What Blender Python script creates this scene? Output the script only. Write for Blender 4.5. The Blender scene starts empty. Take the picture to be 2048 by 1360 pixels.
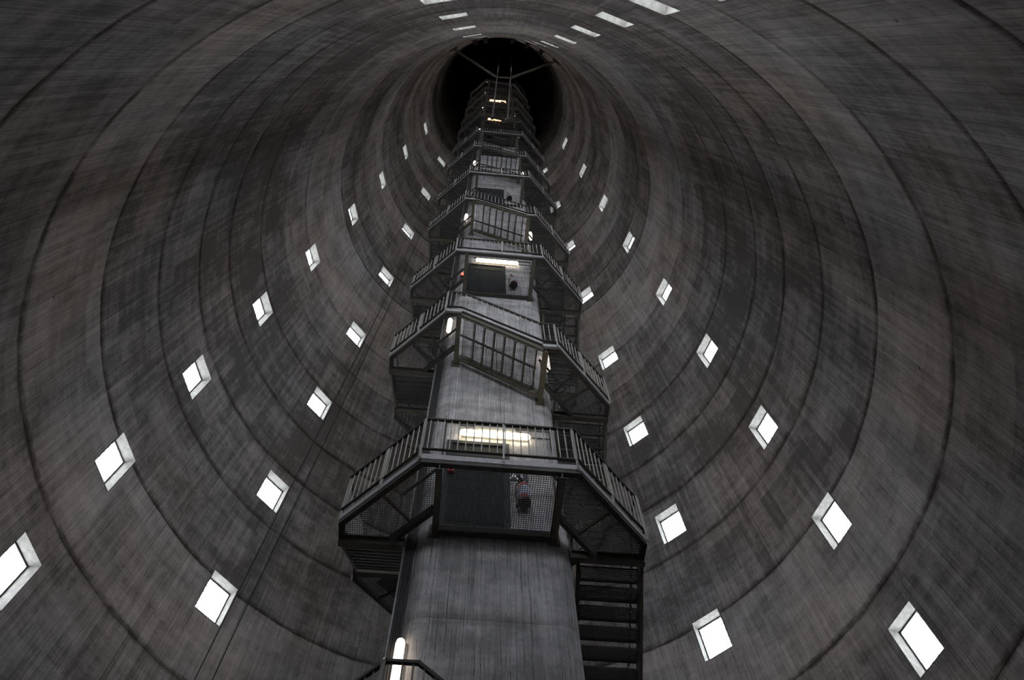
import bpy, bmesh, math, random
from mathutils import Vector, Matrix

random.seed(7)
C = bpy.context.scene.collection
SC = bpy.context.scene
PI = math.pi

# ------------------------------------------------------------------ camera
R_ = Vector((0.9995261726178718, -0.027509245097754917, -0.013808391869435464))
U_ = Vector((-0.019962570193269413, -0.9208215601515854, 0.3894729132446556))
F_ = Vector((0.0234291707737819, 0.38901271932181325, 0.9209344049185594))
cam_data = bpy.data.cameras.new('camera')
cam_data.sensor_fit = 'HORIZONTAL'
cam_data.sensor_width = 36.0
cam_data.lens = 1613.62 / 2048 * 36.0
cam_data.clip_start = 0.02
cam_data.clip_end = 500
cam = bpy.data.objects.new('camera', cam_data)
C.objects.link(cam)
M = Matrix.Identity(4)
for i in range(3):
    M[i][0] = R_[i]; M[i][1] = U_[i]; M[i][2] = -F_[i]
M[2][3] = 0.25
cam.matrix_world = M
SC.camera = cam

# ------------------------------------------------------------------ world (overcast sky) and exposure
world = bpy.data.worlds.new('overcast_sky')
SC.world = world
world.use_nodes = True
bg = world.node_tree.nodes['Background']
bg.inputs['Color'].default_value = (0.965, 0.95, 1.0, 1)
bg.inputs['Strength'].default_value = 30.0
SC.view_settings.view_transform = 'Standard'
SC.view_settings.look = 'None'
SC.view_settings.gamma = 1.0
SC.view_settings.use_curve_mapping = False
SC.view_settings.exposure = 0.36
SC.cycles.max_bounces = 7
SC.cycles.diffuse_bounces = 3
SC.cycles.transparent_max_bounces = 12
SC.cycles.sample_clamp_indirect = 6.0
DAYLIGHT_PORTALS = True

# ------------------------------------------------------------------ dimensions (metres)
AX, AY = 0.0, 8.0                 # axis of the tower
AL = 0.06724612611                # turn of the shaft about the axis
HB = 1.085                        # half side of the shaft
OB = 2.18                         # outer edge of the stair
HL = 0.785                        # half length of a flight
CH = -1.45                        # inner chamfer of the corner landings
FLOOR_H = 9.819                   # door to door
RISE = FLOOR_H / 7.0
ZT = [-0.2, 0.25, 12.09, 15.73, 19.93, 24.87, 30.26, 36.65, 43.91, 52.32, 61.86, 72.0, 130.0]
RT = [9.55, 9.52, 8.693, 8.443, 8.078, 7.638, 7.149, 6.645, 6.293, 5.943, 5.448, 5.05, 4.3]

def wall_r(z):
    for i in range(len(ZT) - 1):
        if z <= ZT[i + 1]:
            t = (z - ZT[i]) / (ZT[i + 1] - ZT[i])
            return RT[i] + t * (RT[i + 1] - RT[i])
    return RT[-1]

def W(x, y, z=0.0):
    """shaft frame (door face towards -y) to world"""
    c, s = math.cos(AL), math.sin(AL)
    return Vector((AX + x * c - y * s, AY + x * s + y * c, z))

# ------------------------------------------------------------------ object helpers
METAL = {}          # material swaps while the shade-darkened top kit is built
class MB:
    def __init__(self):
        self.v = []; self.f = []; self.sm = []
    def add(self, vs, fs, smooth=False):
        o = len(self.v)
        self.v += [tuple(p) for p in vs]
        self.f += [tuple(o + i for i in q) for q in fs]
        self.sm += [smooth] * len(fs)
        return self
    def box(self, x0, x1, y0, y1, z0, z1):
        x0, x1 = min(x0, x1), max(x0, x1); y0, y1 = min(y0, y1), max(y0, y1); z0, z1 = min(z0, z1), max(z0, z1)
        vs = [(x, y, z) for z in (z0, z1) for y in (y0, y1) for x in (x0, x1)]
        return self.add(vs, [(0, 2, 3, 1), (4, 5, 7, 6), (0, 1, 5, 4), (2, 6, 7, 3), (0, 4, 6, 2), (1, 3, 7, 5)])
    def bar(self, p, q, w, h, up=(0, 0, 1)):
        """rectangular bar: w across, h along the up direction"""
        p, q, up = Vector(p), Vector(q), Vector(up)
        d = (q - p).normalized()
        s = d.cross(up)
        if s.length < 1e-5: s = d.cross(Vector((1, 0, 0)))
        s.normalize(); n = s.cross(d).normalized()
        vs = [a + s * (i * w / 2) + n * (j * h / 2) for a in (p, q) for j in (-1, 1) for i in (-1, 1)]
        return self.add(vs, [(0, 1, 3, 2), (4, 6, 7, 5), (0, 4, 5, 1), (2, 3, 7, 6), (0, 2, 6, 4), (1, 5, 7, 3)])
    def tube(self, p, q, r, n=8, r2=None, caps=True):
        p, q = Vector(p), Vector(q); r2 = r if r2 is None else r2
        d = (q - p).normalized()
        s = d.cross(Vector((0, 0, 1)))
        if s.length < 1e-4: s = Vector((1, 0, 0))
        s.normalize(); t = d.cross(s)
        vs = []
        for a, rr in ((p, r), (q, r2)):
            for i in range(n):
                an = 2 * PI * i / n
                vs.append(a + (s * math.cos(an) + t * math.sin(an)) * rr)
        self.add(vs, [(i, (i + 1) % n, n + (i + 1) % n, n + i) for i in range(n)], True)
        if caps: self.add(vs, [tuple(range(n))[::-1], tuple(range(n, 2 * n))])
        return self
    def lathe(self, prof, c, axis=(0, 0, 1), n=14):
        """profile of (radius, height) turned about an axis through c"""
        a = Vector(axis).normalized(); s = a.cross(Vector((0.3, 0.9, 0.1))).normalized(); t = a.cross(s); c = Vector(c)
        vs = [c + a * h + (s * math.cos(2 * PI * i / n) + t * math.sin(2 * PI * i / n)) * r for r, h in prof for i in range(n)]
        fs = [(k * n + i, k * n + (i + 1) % n, (k + 1) * n + (i + 1) % n, (k + 1) * n + i) for k in range(len(prof) - 1) for i in range(n)]
        fs += [tuple(range(n))[::-1], tuple(range((len(prof) - 1) * n, len(prof) * n))]
        return self.add(vs, fs, True)
    def prism(self, poly, z0, z1):
        n = len(poly)
        vs = [(x, y, z0) for x, y in poly] + [(x, y, z1) for x, y in poly]
        return self.add(vs, [tuple(range(n))[::-1], tuple(range(n, 2 * n))] + [(i, (i + 1) % n, n + (i + 1) % n, n + i) for i in range(n)])
    def mesh(self, name, mat, off=(0, 0, 0)):
        mat = METAL.get(mat.name, mat)
        me = bpy.data.meshes.new(name)
        o = Vector(off)
        me.from_pydata([Vector(p) - o for p in self.v], [], self.f)
        me.polygons.foreach_set('use_smooth', self.sm)
        me.materials.append(mat)
        bm = bmesh.new(); bm.from_mesh(me); bmesh.ops.recalc_face_normals(bm, faces=bm.faces); bm.to_mesh(me); bm.free()
        return me

def link(name, data, parent=None, loc=None, rz=None):
    o = bpy.data.objects.new(name, data)
    C.objects.link(o)
    if parent is not None: o.parent = parent
    if loc is not None: o.location = loc
    if rz is not None: o.rotation_euler = (0, 0, rz)
    return o

def thing(name, label, cat, loc=(0, 0, 0), rz=0.0, group=None, kind=None, data=None):
    o = link(name, data, None, loc, rz)
    o['label'] = label
    if kind: o['kind'] = kind
    if cat: o['category'] = cat
    if group: o['group'] = group
    return o

ORD = ['ground', 'first', 'second', 'third', 'fourth', 'fifth', 'sixth', 'seventh', 'eighth', 'ninth', 'tenth', 'eleventh', 'twelfth',
       'thirteenth', 'fourteenth', 'fifteenth', 'sixteenth']

# ------------------------------------------------------------------ materials
def new_mat(name):
    m = bpy.data.materials.new(name); m.use_nodes = True
    nt = m.node_tree; nt.nodes.clear()
    out = nt.nodes.new('ShaderNodeOutputMaterial')
    b = nt.nodes.new('ShaderNodeBsdfPrincipled')
    nt.links.new(b.outputs[0], out.inputs[0])
    return m, nt, b

class G:
    """tiny node-graph helper"""
    def __init__(self, nt): self.nt = nt
    def n(self, t, **k):
        nd = self.nt.nodes.new(t)
        for a, v in k.items(): setattr(nd, a, v)
        return nd
    def l(self, a, b): self.nt.links.new(a, b)
    def val(self, s, v):
        if isinstance(v, (int, float)): s.default_value = v
        elif isinstance(v, tuple): s.default_value = v
        else: self.l(v, s)
    def math(self, op, a, b=0.0, c=0.0):
        nd = self.n('ShaderNodeMath', operation=op)
        for s, v in zip(nd.inputs, (a, b, c)): self.val(s, v)
        return nd.outputs[0]
    def noise(self, vec, scale, detail=3, rough=0.55):
        nd = self.n('ShaderNodeTexNoise'); self.l(vec, nd.inputs['Vector'])
        nd.inputs['Scale'].default_value = scale; nd.inputs['Detail'].default_value = detail; nd.inputs['Roughness'].default_value = rough
        return nd.outputs[0]
    def sc(self, vec, s):
        nd = self.n('ShaderNodeVectorMath', operation='MULTIPLY'); self.l(vec, nd.inputs[0]); nd.inputs[1].default_value = s
        return nd.outputs[0]
    def ramp(self, f, stops):
        nd = self.n('ShaderNodeValToRGB'); self.l(f, nd.inputs[0]); e = nd.color_ramp.elements
        while len(e) < len(stops): e.new(0.5)
        for x, (p, c) in zip(e, stops): x.position = p; x.color = c if len(c) == 4 else (*c, 1)
        return nd.outputs[0]
    def mix(self, f, a, b, mode='MIX'):
        nd = self.n('ShaderNodeMix', data_type='RGBA', blend_type=mode)
        self.val(nd.inputs[0], f); self.val(nd.inputs[6], a); self.val(nd.inputs[7], b)
        return nd.outputs[2]
    def white(self, vec):
        nd = self.n('ShaderNodeTexWhiteNoise', noise_dimensions='3D'); self.l(vec, nd.inputs[0]); return nd.outputs[0]
    def comb(self, x, y, z=0.0):
        nd = self.n('ShaderNodeCombineXYZ')
        for s, v in zip(nd.inputs, (x, y, z)): self.val(s, v)
        return nd.outputs[0]

def grey(v): return (v, v, v, 1)

def board_concrete(name, dark, light, tint_a, tint_b, board=0.11, joint=0.75, smear_k=0.42, mott_k=0.42, panel_k=0.15, line_k=1.25, line_w=1.0, drips=0.0, bump=0.5):
    """board-marked concrete; the UV map holds metres round the wall (u) and metres of height (v)"""
    m, nt, b = new_mat(name); g = G(nt)
    uv = g.n('ShaderNodeUVMap', uv_map='metres').outputs[0]
    sep = g.n('ShaderNodeSeparateXYZ'); g.l(uv, sep.inputs[0]); u, v = sep.outputs[0], sep.outputs[1]
    wob = g.noise(g.sc(uv, (0.25, 0.9, 1)), 1.0, 2)
    u2 = g.math('ADD', u, g.math('MULTIPLY', g.math('SUBTRACT', wob, 0.5), 0.05))
    bi = g.math('FLOOR', g.math('DIVIDE', u2, board))
    bf = g.math('FRACT', g.math('DIVIDE', u2, board))
    rnd = g.white(g.comb(bi, 3.7, 0.0))
    vi = g.math('FLOOR', g.math('ADD', g.math('DIVIDE', v, 2.6), g.math('MULTIPLY', rnd, 3.0)))
    tone = g.white(g.comb(bi, vi, 1.0))
    # panels of several boards, cast at different times
    pu = g.math('FLOOR', g.math('ADD', g.math('DIVIDE', u, 0.83), g.math('MULTIPLY', g.math('FLOOR', g.math('DIVIDE', v, 1.3)), 0.37)))
    panel = g.white(g.comb(pu, g.math('FLOOR', g.math('DIVIDE', v, 1.3)), 5.0))
    streak = g.noise(g.sc(uv, (24, 0.45, 1)), 1.0, 4, 0.65)
    fine = g.noise(g.sc(uv, (95, 1.6, 1)), 1.0, 3, 0.6)
    cloud = g.noise(g.sc(uv, (0.45, 0.55, 1)), 1.0, 5, 0.6)
    speck = g.noise(uv, 9.0, 4, 0.7)
    smear = g.noise(g.sc(uv, (0.55, 3.2, 1)), 1.0, 4, 0.65)
    mott = g.noise(uv, 2.6, 5, 0.68)
    lift = g.n('ShaderNodeAttribute', attribute_name='lift_tone').outputs['Fac']
    s = g.math('MULTIPLY', tone, 0.15)
    s = g.math('ADD', s, g.math('MULTIPLY', panel, panel_k))
    s = g.math('ADD', s, g.math('MULTIPLY', streak, 0.48))
    s = g.math('ADD', s, g.math('MULTIPLY', fine, 0.45))
    s = g.math('ADD', s, g.math('MULTIPLY', cloud, 0.75))
    s = g.math('ADD', s, g.math('MULTIPLY', speck, 0.35))
    s = g.math('ADD', s, g.math('MULTIPLY', g.math('SUBTRACT', smear, 0.5), smear_k))
    s = g.math('ADD', s, g.math('MULTIPLY', g.math('SUBTRACT', mott, 0.5), mott_k))
    s = g.math('ADD', s, g.math('MULTIPLY', lift, 0.16))
    s = g.math('SUBTRACT', s, 0.78)
    col = g.ramp(s, [(0.18, dark), (0.5, tuple((a + c) / 2 for a, c in zip(dark, light))), (0.85, light)])
    hue = g.noise(g.sc(uv, (0.28, 0.18, 1)), 1.0, 3, 0.6)
    hue = g.math('SUBTRACT', hue, g.math('MULTIPLY', g.math('SUBTRACT', v, 20.0), 0.004))
    col = g.mix(1.0, col, g.ramp(hue, [(0.35, tint_a), (0.65, tint_b)]), 'MULTIPLY')
    # thin dark lines left by board edges and laitance, broken into dashes
    for pit, seg, dens, wd, k_ in ((0.052, 0.85, 0.66, 0.055, 0.62), (0.087, 1.6, 0.72, 0.040, 0.70), (0.031, 0.55, 0.70, 0.075, 0.45)):
        wv = g.noise(g.sc(uv, (2.0 / pit * 0.05, 1.3, 1)), 1.0, 2, 0.5)
        ul = g.math('DIVIDE', g.math('ADD', u, g.math('MULTIPLY', wv, 0.055)), pit)
        uf = g.math('FLOOR', ul); off = g.white(g.comb(uf, 1.0, pit * 100))
        vs_ = g.math('FLOOR', g.math('ADD', g.math('DIVIDE', v, seg), g.math('MULTIPLY', off, 7.0)))
        pos = g.math('ADD', g.math('MULTIPLY', off, 0.7), 0.15)
        hit = g.math('LESS_THAN', g.math('ABSOLUTE', g.math('SUBTRACT', g.math('FRACT', ul), pos)), wd * line_w)
        on = g.math('GREATER_THAN', g.white(g.comb(uf, vs_, pit * 77)), dens)
        soft = g.ramp(speck, [(0.38, (0.1, 0.1, 0.1)), (0.58, (1, 1, 1))])
        col = g.mix(g.math('MULTIPLY', g.math('MULTIPLY', hit, on), g.math('MINIMUM', g.math('MULTIPLY', soft, k_ * line_k), 0.9)), col, (dark[0] * 0.25, dark[1] * 0.24, dark[2] * 0.23, 1))
    # open joints between boards
    edge = g.math('LESS_THAN', g.math('ABSOLUTE', g.math('SUBTRACT', bf, 0.5)), 0.455)
    gap = g.math('MULTIPLY', g.math('SUBTRACT', 1.0, edge), g.math('GREATER_THAN', g.white(g.comb(bi, vi, 9.0)), 0.5))
    col = g.mix(g.math('MULTIPLY', gap, 0.30), col, (dark[0] * 0.5, dark[1] * 0.5, dark[2] * 0.5, 1))
    if joint > 0:      # dirt gathered along the pour joints
        at = g.n('ShaderNodeAttribute', attribute_name='joint').outputs['Fac']
        jn = g.noise(g.sc(uv, (1.6, 2.2, 1)), 1.0, 4, 0.65)
        jn2 = g.noise(g.sc(uv, (5.0, 9.0, 1)), 1.0, 4, 0.7)
        jl = g.math('ADD', at, g.math('MULTIPLY', g.math('SUBTRACT', jn2, 0.5), 0.7))
        jl = g.ramp(jl, [(0.52, (0, 0, 0)), (0.80, (1, 1, 1))])
        jf = g.math('MULTIPLY', jl, g.ramp(jn, [(0.34, (0.12, 0.12, 0.12)), (0.58, (1, 1, 1))]))
        col = g.mix(g.math('MULTIPLY', jf, joint), col, (0.050, 0.038, 0.029, 1))
    # tie holes
    vor = g.n('ShaderNodeTexVoronoi', feature='F1'); g.l(g.sc(uv, (0.95, 0.78, 1)), vor.inputs['Vector'])
    vor.inputs['Scale'].default_value = 1.0; vor.inputs['Randomness'].default_value = 0.35
    hole = g.math('LESS_THAN', vor.outputs['Distance'], 0.024)
    col = g.mix(g.math('MULTIPLY', hole, 0.8), col, (0.02, 0.02, 0.02, 1))
    if drips > 0:
        dn = g.noise(g.sc(uv, (7.0, 0.22, 1)), 1.0, 5, 0.75)
        dm = g.noise(g.sc(uv, (0.9, 0.35, 1)), 1.0, 2, 0.5)
        df = g.math('MULTIPLY', g.ramp(dn, [(0.55, (0, 0, 0)), (0.68, (1, 1, 1))]), g.ramp(dm, [(0.4, (0, 0, 0)), (0.65, (1, 1, 1))]))
        col = g.mix(g.math('MULTIPLY', df, drips), col, (0.05, 0.045, 0.045, 1))
    g.l(col, b.inputs['Base Color'])
    b.inputs['Roughness'].default_value = 0.88
    b.inputs['Specular IOR Level'].default_value = 0.25
    h = g.math('ADD', g.math('MULTIPLY', streak, 0.7), g.math('MULTIPLY', fine, 0.5))
    h = g.math('ADD', h, g.math('MULTIPLY', tone, 0.45))
    h = g.math('SUBTRACT', h, g.math('MULTIPLY', hole, 1.5))
    bp = g.n('ShaderNodeBump'); bp.inputs['Strength'].default_value = bump; bp.inputs['Distance'].default_value = 0.02
    g.l(h, bp.inputs['Height']); g.l(bp.outputs[0], b.inputs['Normal'])
    return m

def plain(name, col, rough=0.6, metal=0.0, var=0.15, scale=6.0, spec=0.4, stretch=(1, 1, 1), bump=0.0):
    m, nt, b = new_mat(name); g = G(nt)
    tc = g.n('ShaderNodeTexCoord').outputs['Object']
    nz = g.noise(g.sc(tc, stretch), scale, 4, 0.6)
    lo = tuple(c * (1 - var) for c in col[:3]); hi = tuple(min(1, c * (1 + var)) for c in col[:3])
    g.l(g.ramp(nz, [(0.3, lo), (0.7, hi)]), b.inputs['Base Color'])
    b.inputs['Roughness'].default_value = rough; b.inputs['Metallic'].default_value = metal
    b.inputs['Specular IOR Level'].default_value = spec
    if bump:
        bp = g.n('ShaderNodeBump'); bp.inputs['Strength'].default_value = bump; bp.inputs['Distance'].default_value = 0.01
        g.l(nz, bp.inputs['Height']); g.l(bp.outputs[0], b.inputs['Normal'])
    return m

def lamp_mat(name, col, strength):
    m, nt, b = new_mat(name)
    b.inputs['Base Color'].default_value = (0.9, 0.88, 0.82, 1)
    b.inputs['Emission Color'].default_value = (*col, 1)
    b.inputs['Emission Strength'].default_value = strength
    return m

M_wall = board_concrete('board_marked_concrete', (0.132, 0.126, 0.121), (0.58, 0.56, 0.545), (1.0, 0.90, 0.83), (0.975, 0.96, 0.985))
M_core = board_concrete('shaft_concrete', (0.34, 0.335, 0.335), (0.90, 0.885, 0.89), (0.98, 0.965, 0.97), (0.96, 0.96, 1.0), board=0.10, drips=0.85, bump=0.4, joint=0.30, smear_k=0.3, mott_k=1.0, panel_k=0.08, line_k=1.4, line_w=1.25)
M_reveal = plain('reveal_plaster', (0.125, 0.120, 0.108), 0.9, var=0.3, scale=7.0, bump=0.2)
M_mortar = plain('mortar', (0.035, 0.034, 0.033), 0.9, var=0.2, scale=15)
M_floor = plain('floor_screed', (0.26, 0.25, 0.24), 0.9, var=0.25, scale=1.5)
M_ceil = plain('slab_concrete', (0.18, 0.17, 0.17), 0.9, var=0.2, scale=1.5)
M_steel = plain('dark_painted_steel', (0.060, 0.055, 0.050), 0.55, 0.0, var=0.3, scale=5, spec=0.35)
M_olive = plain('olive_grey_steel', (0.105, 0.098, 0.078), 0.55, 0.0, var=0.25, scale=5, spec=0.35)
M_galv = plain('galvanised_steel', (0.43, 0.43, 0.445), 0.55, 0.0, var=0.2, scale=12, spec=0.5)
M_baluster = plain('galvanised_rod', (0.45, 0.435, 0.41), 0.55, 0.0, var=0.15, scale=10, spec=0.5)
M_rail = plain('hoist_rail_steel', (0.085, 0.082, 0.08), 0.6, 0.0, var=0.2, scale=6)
M_galv_shade = plain('shaded_galvanised_steel', (0.10, 0.097, 0.092), 0.6, 0.0, var=0.25, scale=10)  # galvanised steel with the gloom of the upper tower put into its colour
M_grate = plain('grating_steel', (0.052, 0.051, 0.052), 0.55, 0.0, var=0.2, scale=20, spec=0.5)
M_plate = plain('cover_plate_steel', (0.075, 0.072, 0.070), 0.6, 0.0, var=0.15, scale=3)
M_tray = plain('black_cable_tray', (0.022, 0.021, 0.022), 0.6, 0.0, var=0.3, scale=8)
M_pipe = plain('grey_conduit', (0.36, 0.36, 0.37), 0.45, 0.3, var=0.15, scale=8)
M_cable = plain('black_cable', (0.03, 0.03, 0.032), 0.6, var=0.2, scale=8)
M_door = plain('dark_blue_grey_door', (0.020, 0.025, 0.027), 0.8, var=0.15, scale=4, spec=0.12)
M_frame = plain('door_frame_steel', (0.040, 0.048, 0.051), 0.75, var=0.15, scale=4, spec=0.15)
M_void = plain('black_louvre', (0.008, 0.008, 0.008), 0.8, var=0.1)
M_red = plain('red_enamel', (0.42, 0.025, 0.025), 0.35, var=0.1, spec=0.5)
M_black = plain('black_plastic', (0.012, 0.012, 0.013), 0.45, var=0.1)
M_label = plain('printed_label', (0.40, 0.44, 0.58), 0.5, var=0.35, scale=35)
M_sign = plain('navy_sign', (0.02, 0.025, 0.06), 0.5, var=0.1)
M_white = plain('white_lettering', (0.8, 0.8, 0.8), 0.6, var=0.05)
M_pale = plain('pale_sign', (0.35, 0.34, 0.36), 0.5, var=0.3, scale=20)
M_lampbody = plain('lamp_housing', (0.55, 0.54, 0.50), 0.5, var=0.1)
L_white = lamp_mat('lit_tube', (1.0, 0.85, 0.58), 10.0)
L_side = lamp_mat('lit_side_tube', (1.0, 0.83, 0.64), 4.0)
L_orange = lamp_mat('lit_orange_tube', (1.0, 0.52, 0.24), 9.0)
L_red = lamp_mat('lit_red_dome', (1.0, 0.16, 0.06), 1.2)

# glass blocks: clear pressed glass that passes most of the daylight; the upper ones are tinted darker only to dim the tower top
def glass_mat(name, t):
    m = bpy.data.materials.new(name); m.use_nodes = True
    nt = m.node_tree; nt.nodes.clear(); g = G(nt)
    out = g.n('ShaderNodeOutputMaterial'); tr = g.n('ShaderNodeBsdfTransparent'); tl = g.n('ShaderNodeBsdfTranslucent'); gl = g.n('ShaderNodeBsdfGlossy')
    tr.inputs[0].default_value = (0.92 * t, 0.95 * t, 0.96 * t, 1); tl.inputs[0].default_value = (0.85 * t, 0.9 * t, 0.92 * t, 1); gl.inputs['Roughness'].default_value = 0.15
    m1 = g.n('ShaderNodeMixShader'); m1.inputs[0].default_value = 0.12; g.l(tr.outputs[0], m1.inputs[1]); g.l(tl.outputs[0], m1.inputs[2])
    m2 = g.n('ShaderNodeMixShader'); m2.inputs[0].default_value = 0.05; g.l(m1.outputs[0], m2.inputs[1]); g.l(gl.outputs[0], m2.inputs[2])
    g.l(m2.outputs[0], out.inputs[0])
    return m
M_glass = glass_mat('glass_block', 1.0)
M_glass_dim = glass_mat('dim_glass_block', 0.95)
M_glass_dimmer = glass_mat('dimmer_glass_block', 0.88)

# ------------------------------------------------------------------ the tower wall, lift by lift
PHI = {'A': -1.3761, 'B': -0.8769, 'C': 0.7188, 'D': 1.2173, 'E': 2.8135, 'F': 3.3121}
LEV = [12.09, 15.73, 19.93, 24.87, 30.26, 36.65, 43.91, 52.32, 61.86]
WW, WH, DEEP = 0.769, 1.212, 0.28
JOINTS = [2.4, 5.0, 7.7, 10.35, 13.43, 16.2, 18.75, 21.0, 23.05]
while JOINTS[-1] < 74: JOINTS.append(JOINTS[-1] + 2.45 + 0.25 * math.sin(len(JOINTS) * 1.7))
while JOINTS[-1] < 125: JOINTS.append(JOINTS[-1] + 6.0)
ZTOP = 128.0

def norm_phi(p): return p % (2 * PI)

wall = thing('wall_round', 'tall tapering round tower wall of grey board-marked concrete cast in rings', None, (AX, AY, 0), kind='structure')

def build_wall():
    half0 = WW / 2
    NP = 336
    base = [2 * PI * i / NP for i in range(NP)]
    edges = [0.0] + JOINTS + [ZTOP]
    rnd = random.Random(3)
    offs = [rnd.uniform(-0.004, 0.004) for _ in edges]
    jstr = [rnd.choice((0.62, 0.75, 0.85, 1.0, 1.0)) for _ in edges]
    lift_tone = [rnd.uniform(-1, 1) for _ in edges]
    wv = [(rnd.uniform(0, 6.28), rnd.uniform(0, 6.28), rnd.uniform(0, 6.28)) for _ in edges]
    def jz(k, p):      # uneven pour line
        if k <= 0 or k >= len(edges) - 1: return edges[k]
        a, b, c = wv[k]
        return edges[k] + 0.018 * math.sin(5 * p + a) + 0.014 * math.sin(13 * p + b) + 0.008 * math.sin(31 * p + c)
    for k in range(len(edges) - 1):
        z0, z1 = edges[k], edges[k + 1]
        wins = [(c, l) for l in range(9) if LEV[l] + WH / 2 > z0 - 0.1 and LEV[l] - WH / 2 < z1 + 0.1 for c in PHI]
        # azimuths: regular, with the window jambs put in (each level by its own radius)
        ph = list(base)
        lev_in = sorted({l for c, l in wins})
        spans = []
        for c, l in wins:
            r = wall_r(LEV[l])
            a, b = norm_phi(PHI[c] - half0 / r), norm_phi(PHI[c] + half0 / r)
            spans.append((a, b, l))
        for a, b, l in spans: ph = [p for p in ph if not (a - 0.004 < p < b + 0.004)]
        for a, b, l in spans: ph += [a, b]
        ph = sorted(set(round(p, 6) for p in ph))
        n = len(ph)
        # heights
        zs = [(0.0, 0), (0.05, 0), (0.32, 0)]
        rows = []
        inner = [z0 + 0.05, z0 + 0.12]
        z = z0 + 0.45
        while z < z1 - 0.42:
            inner.append(z); z += 0.55
        inner += [z1 - 0.32, z1 - 0.12, z1 - 0.05]
        for l in lev_in:
            for e in (LEV[l] - WH / 2, LEV[l] + WH / 2):
                if z0 + 0.02 < e < z1 - 0.02: inner = [q for q in inner if abs(q - e) > 0.06] + [e]
        inner = sorted(inner)
        for z in inner: rows.append((z, False))
        rows = [(z0, 2), (z0, 1)] + rows + [(z1, 1), (z1, 2)]      # 1: groove, 2: back of the groove inside the wall
        dep = 0.03
        vs, uvs, jn = [], [], []
        for zi, (z, rec) in enumerate(rows):
            for p in ph:
                zz = z
                near0, near1 = z - z0 < 0.13, z1 - z < 0.13
                if near0: zz = z + (jz(k, p) - z0)
                elif near1: zz = z + (jz(k + 1, p) - z1)
                # keep window heads and sills true
                rr = wall_r(zz)
                t = (z - z0) / max(0.1, z1 - z0)
                rr += offs[k] * (1 - t) - 0.5 * offs[k] * t
                if rec and 0 < z < ZTOP: rr = wall_r(zz) + (dep if rec == 1 else 0.22)
                vs.append((rr * math.sin(p), rr * math.cos(p), zz))
                lo, hi = (z - z0 if k > 0 else 9), z1 - z
                jn.append(max(0.0, (1 - lo / 0.30) * jstr[k], (1 - hi / 0.24) * jstr[k + 1]))
        def in_win(pm, zm):
            for a, b, l in spans:
                if a - 1e-4 < pm < b + 1e-4 and LEV[l] - WH / 2 < zm < LEV[l] + WH / 2: return True
            return False
        fs, fuv = [], []
        m = len(rows)
        for j in range(m - 1):
            for i in range(n):
                i2 = (i + 1) % n
                pa = ph[i]; pb = ph[i2] if i2 else ph[0] + 2 * PI
                if in_win((pa + pb) / 2, (rows[j][0] + rows[j + 1][0]) / 2): continue
                fs.append((j * n + i, j * n + i2, (j + 1) * n + i2, (j + 1) * n + i))
                fuv.append((pa * 8, pb * 8, pb * 8, pa * 8))
        me = bpy.data.meshes.new('concrete_ring')
        me.from_pydata(vs, [], fs)
        ul = me.uv_layers.new(name='metres')
        dat = []
        for f, uu in zip(fs, fuv):
            for q, x in zip(f, uu): dat += [x, vs[q][2]]
        ul.data.foreach_set('uv', dat)
        at = me.attributes.new('joint', 'FLOAT', 'POINT'); at.data.foreach_set('value', jn)
        at = me.attributes.new('lift_tone', 'FLOAT', 'POINT'); at.data.foreach_set('value', [lift_tone[k]] * len(vs))
        me.polygons.foreach_set('use_smooth', [True] * len(fs))
        me.materials.append(M_wall)
        link('concrete_ring', me, wall)
build_wall()

# floor and top slab
fl = MB(); fl.prism([(9.53 * math.cos(2 * PI * i / 96), 9.53 * math.sin(2 * PI * i / 96)) for i in range(96)], -0.2, 0.0)
thing('floor', 'flat round concrete floor at the foot of the tower', None, (AX, AY, 0), kind='structure', data=fl.mesh('floor', M_floor))
fl = MB(); fl.prism([(4.5 * math.cos(2 * PI * i / 96), 4.5 * math.sin(2 * PI * i / 96)) for i in range(96)], 0.0, 0.3)
thing('ceiling', 'dark concrete slab closing the tower high above the stair', None, (AX, AY, ZTOP), kind='structure', data=fl.mesh('ceiling', M_ceil))

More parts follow.
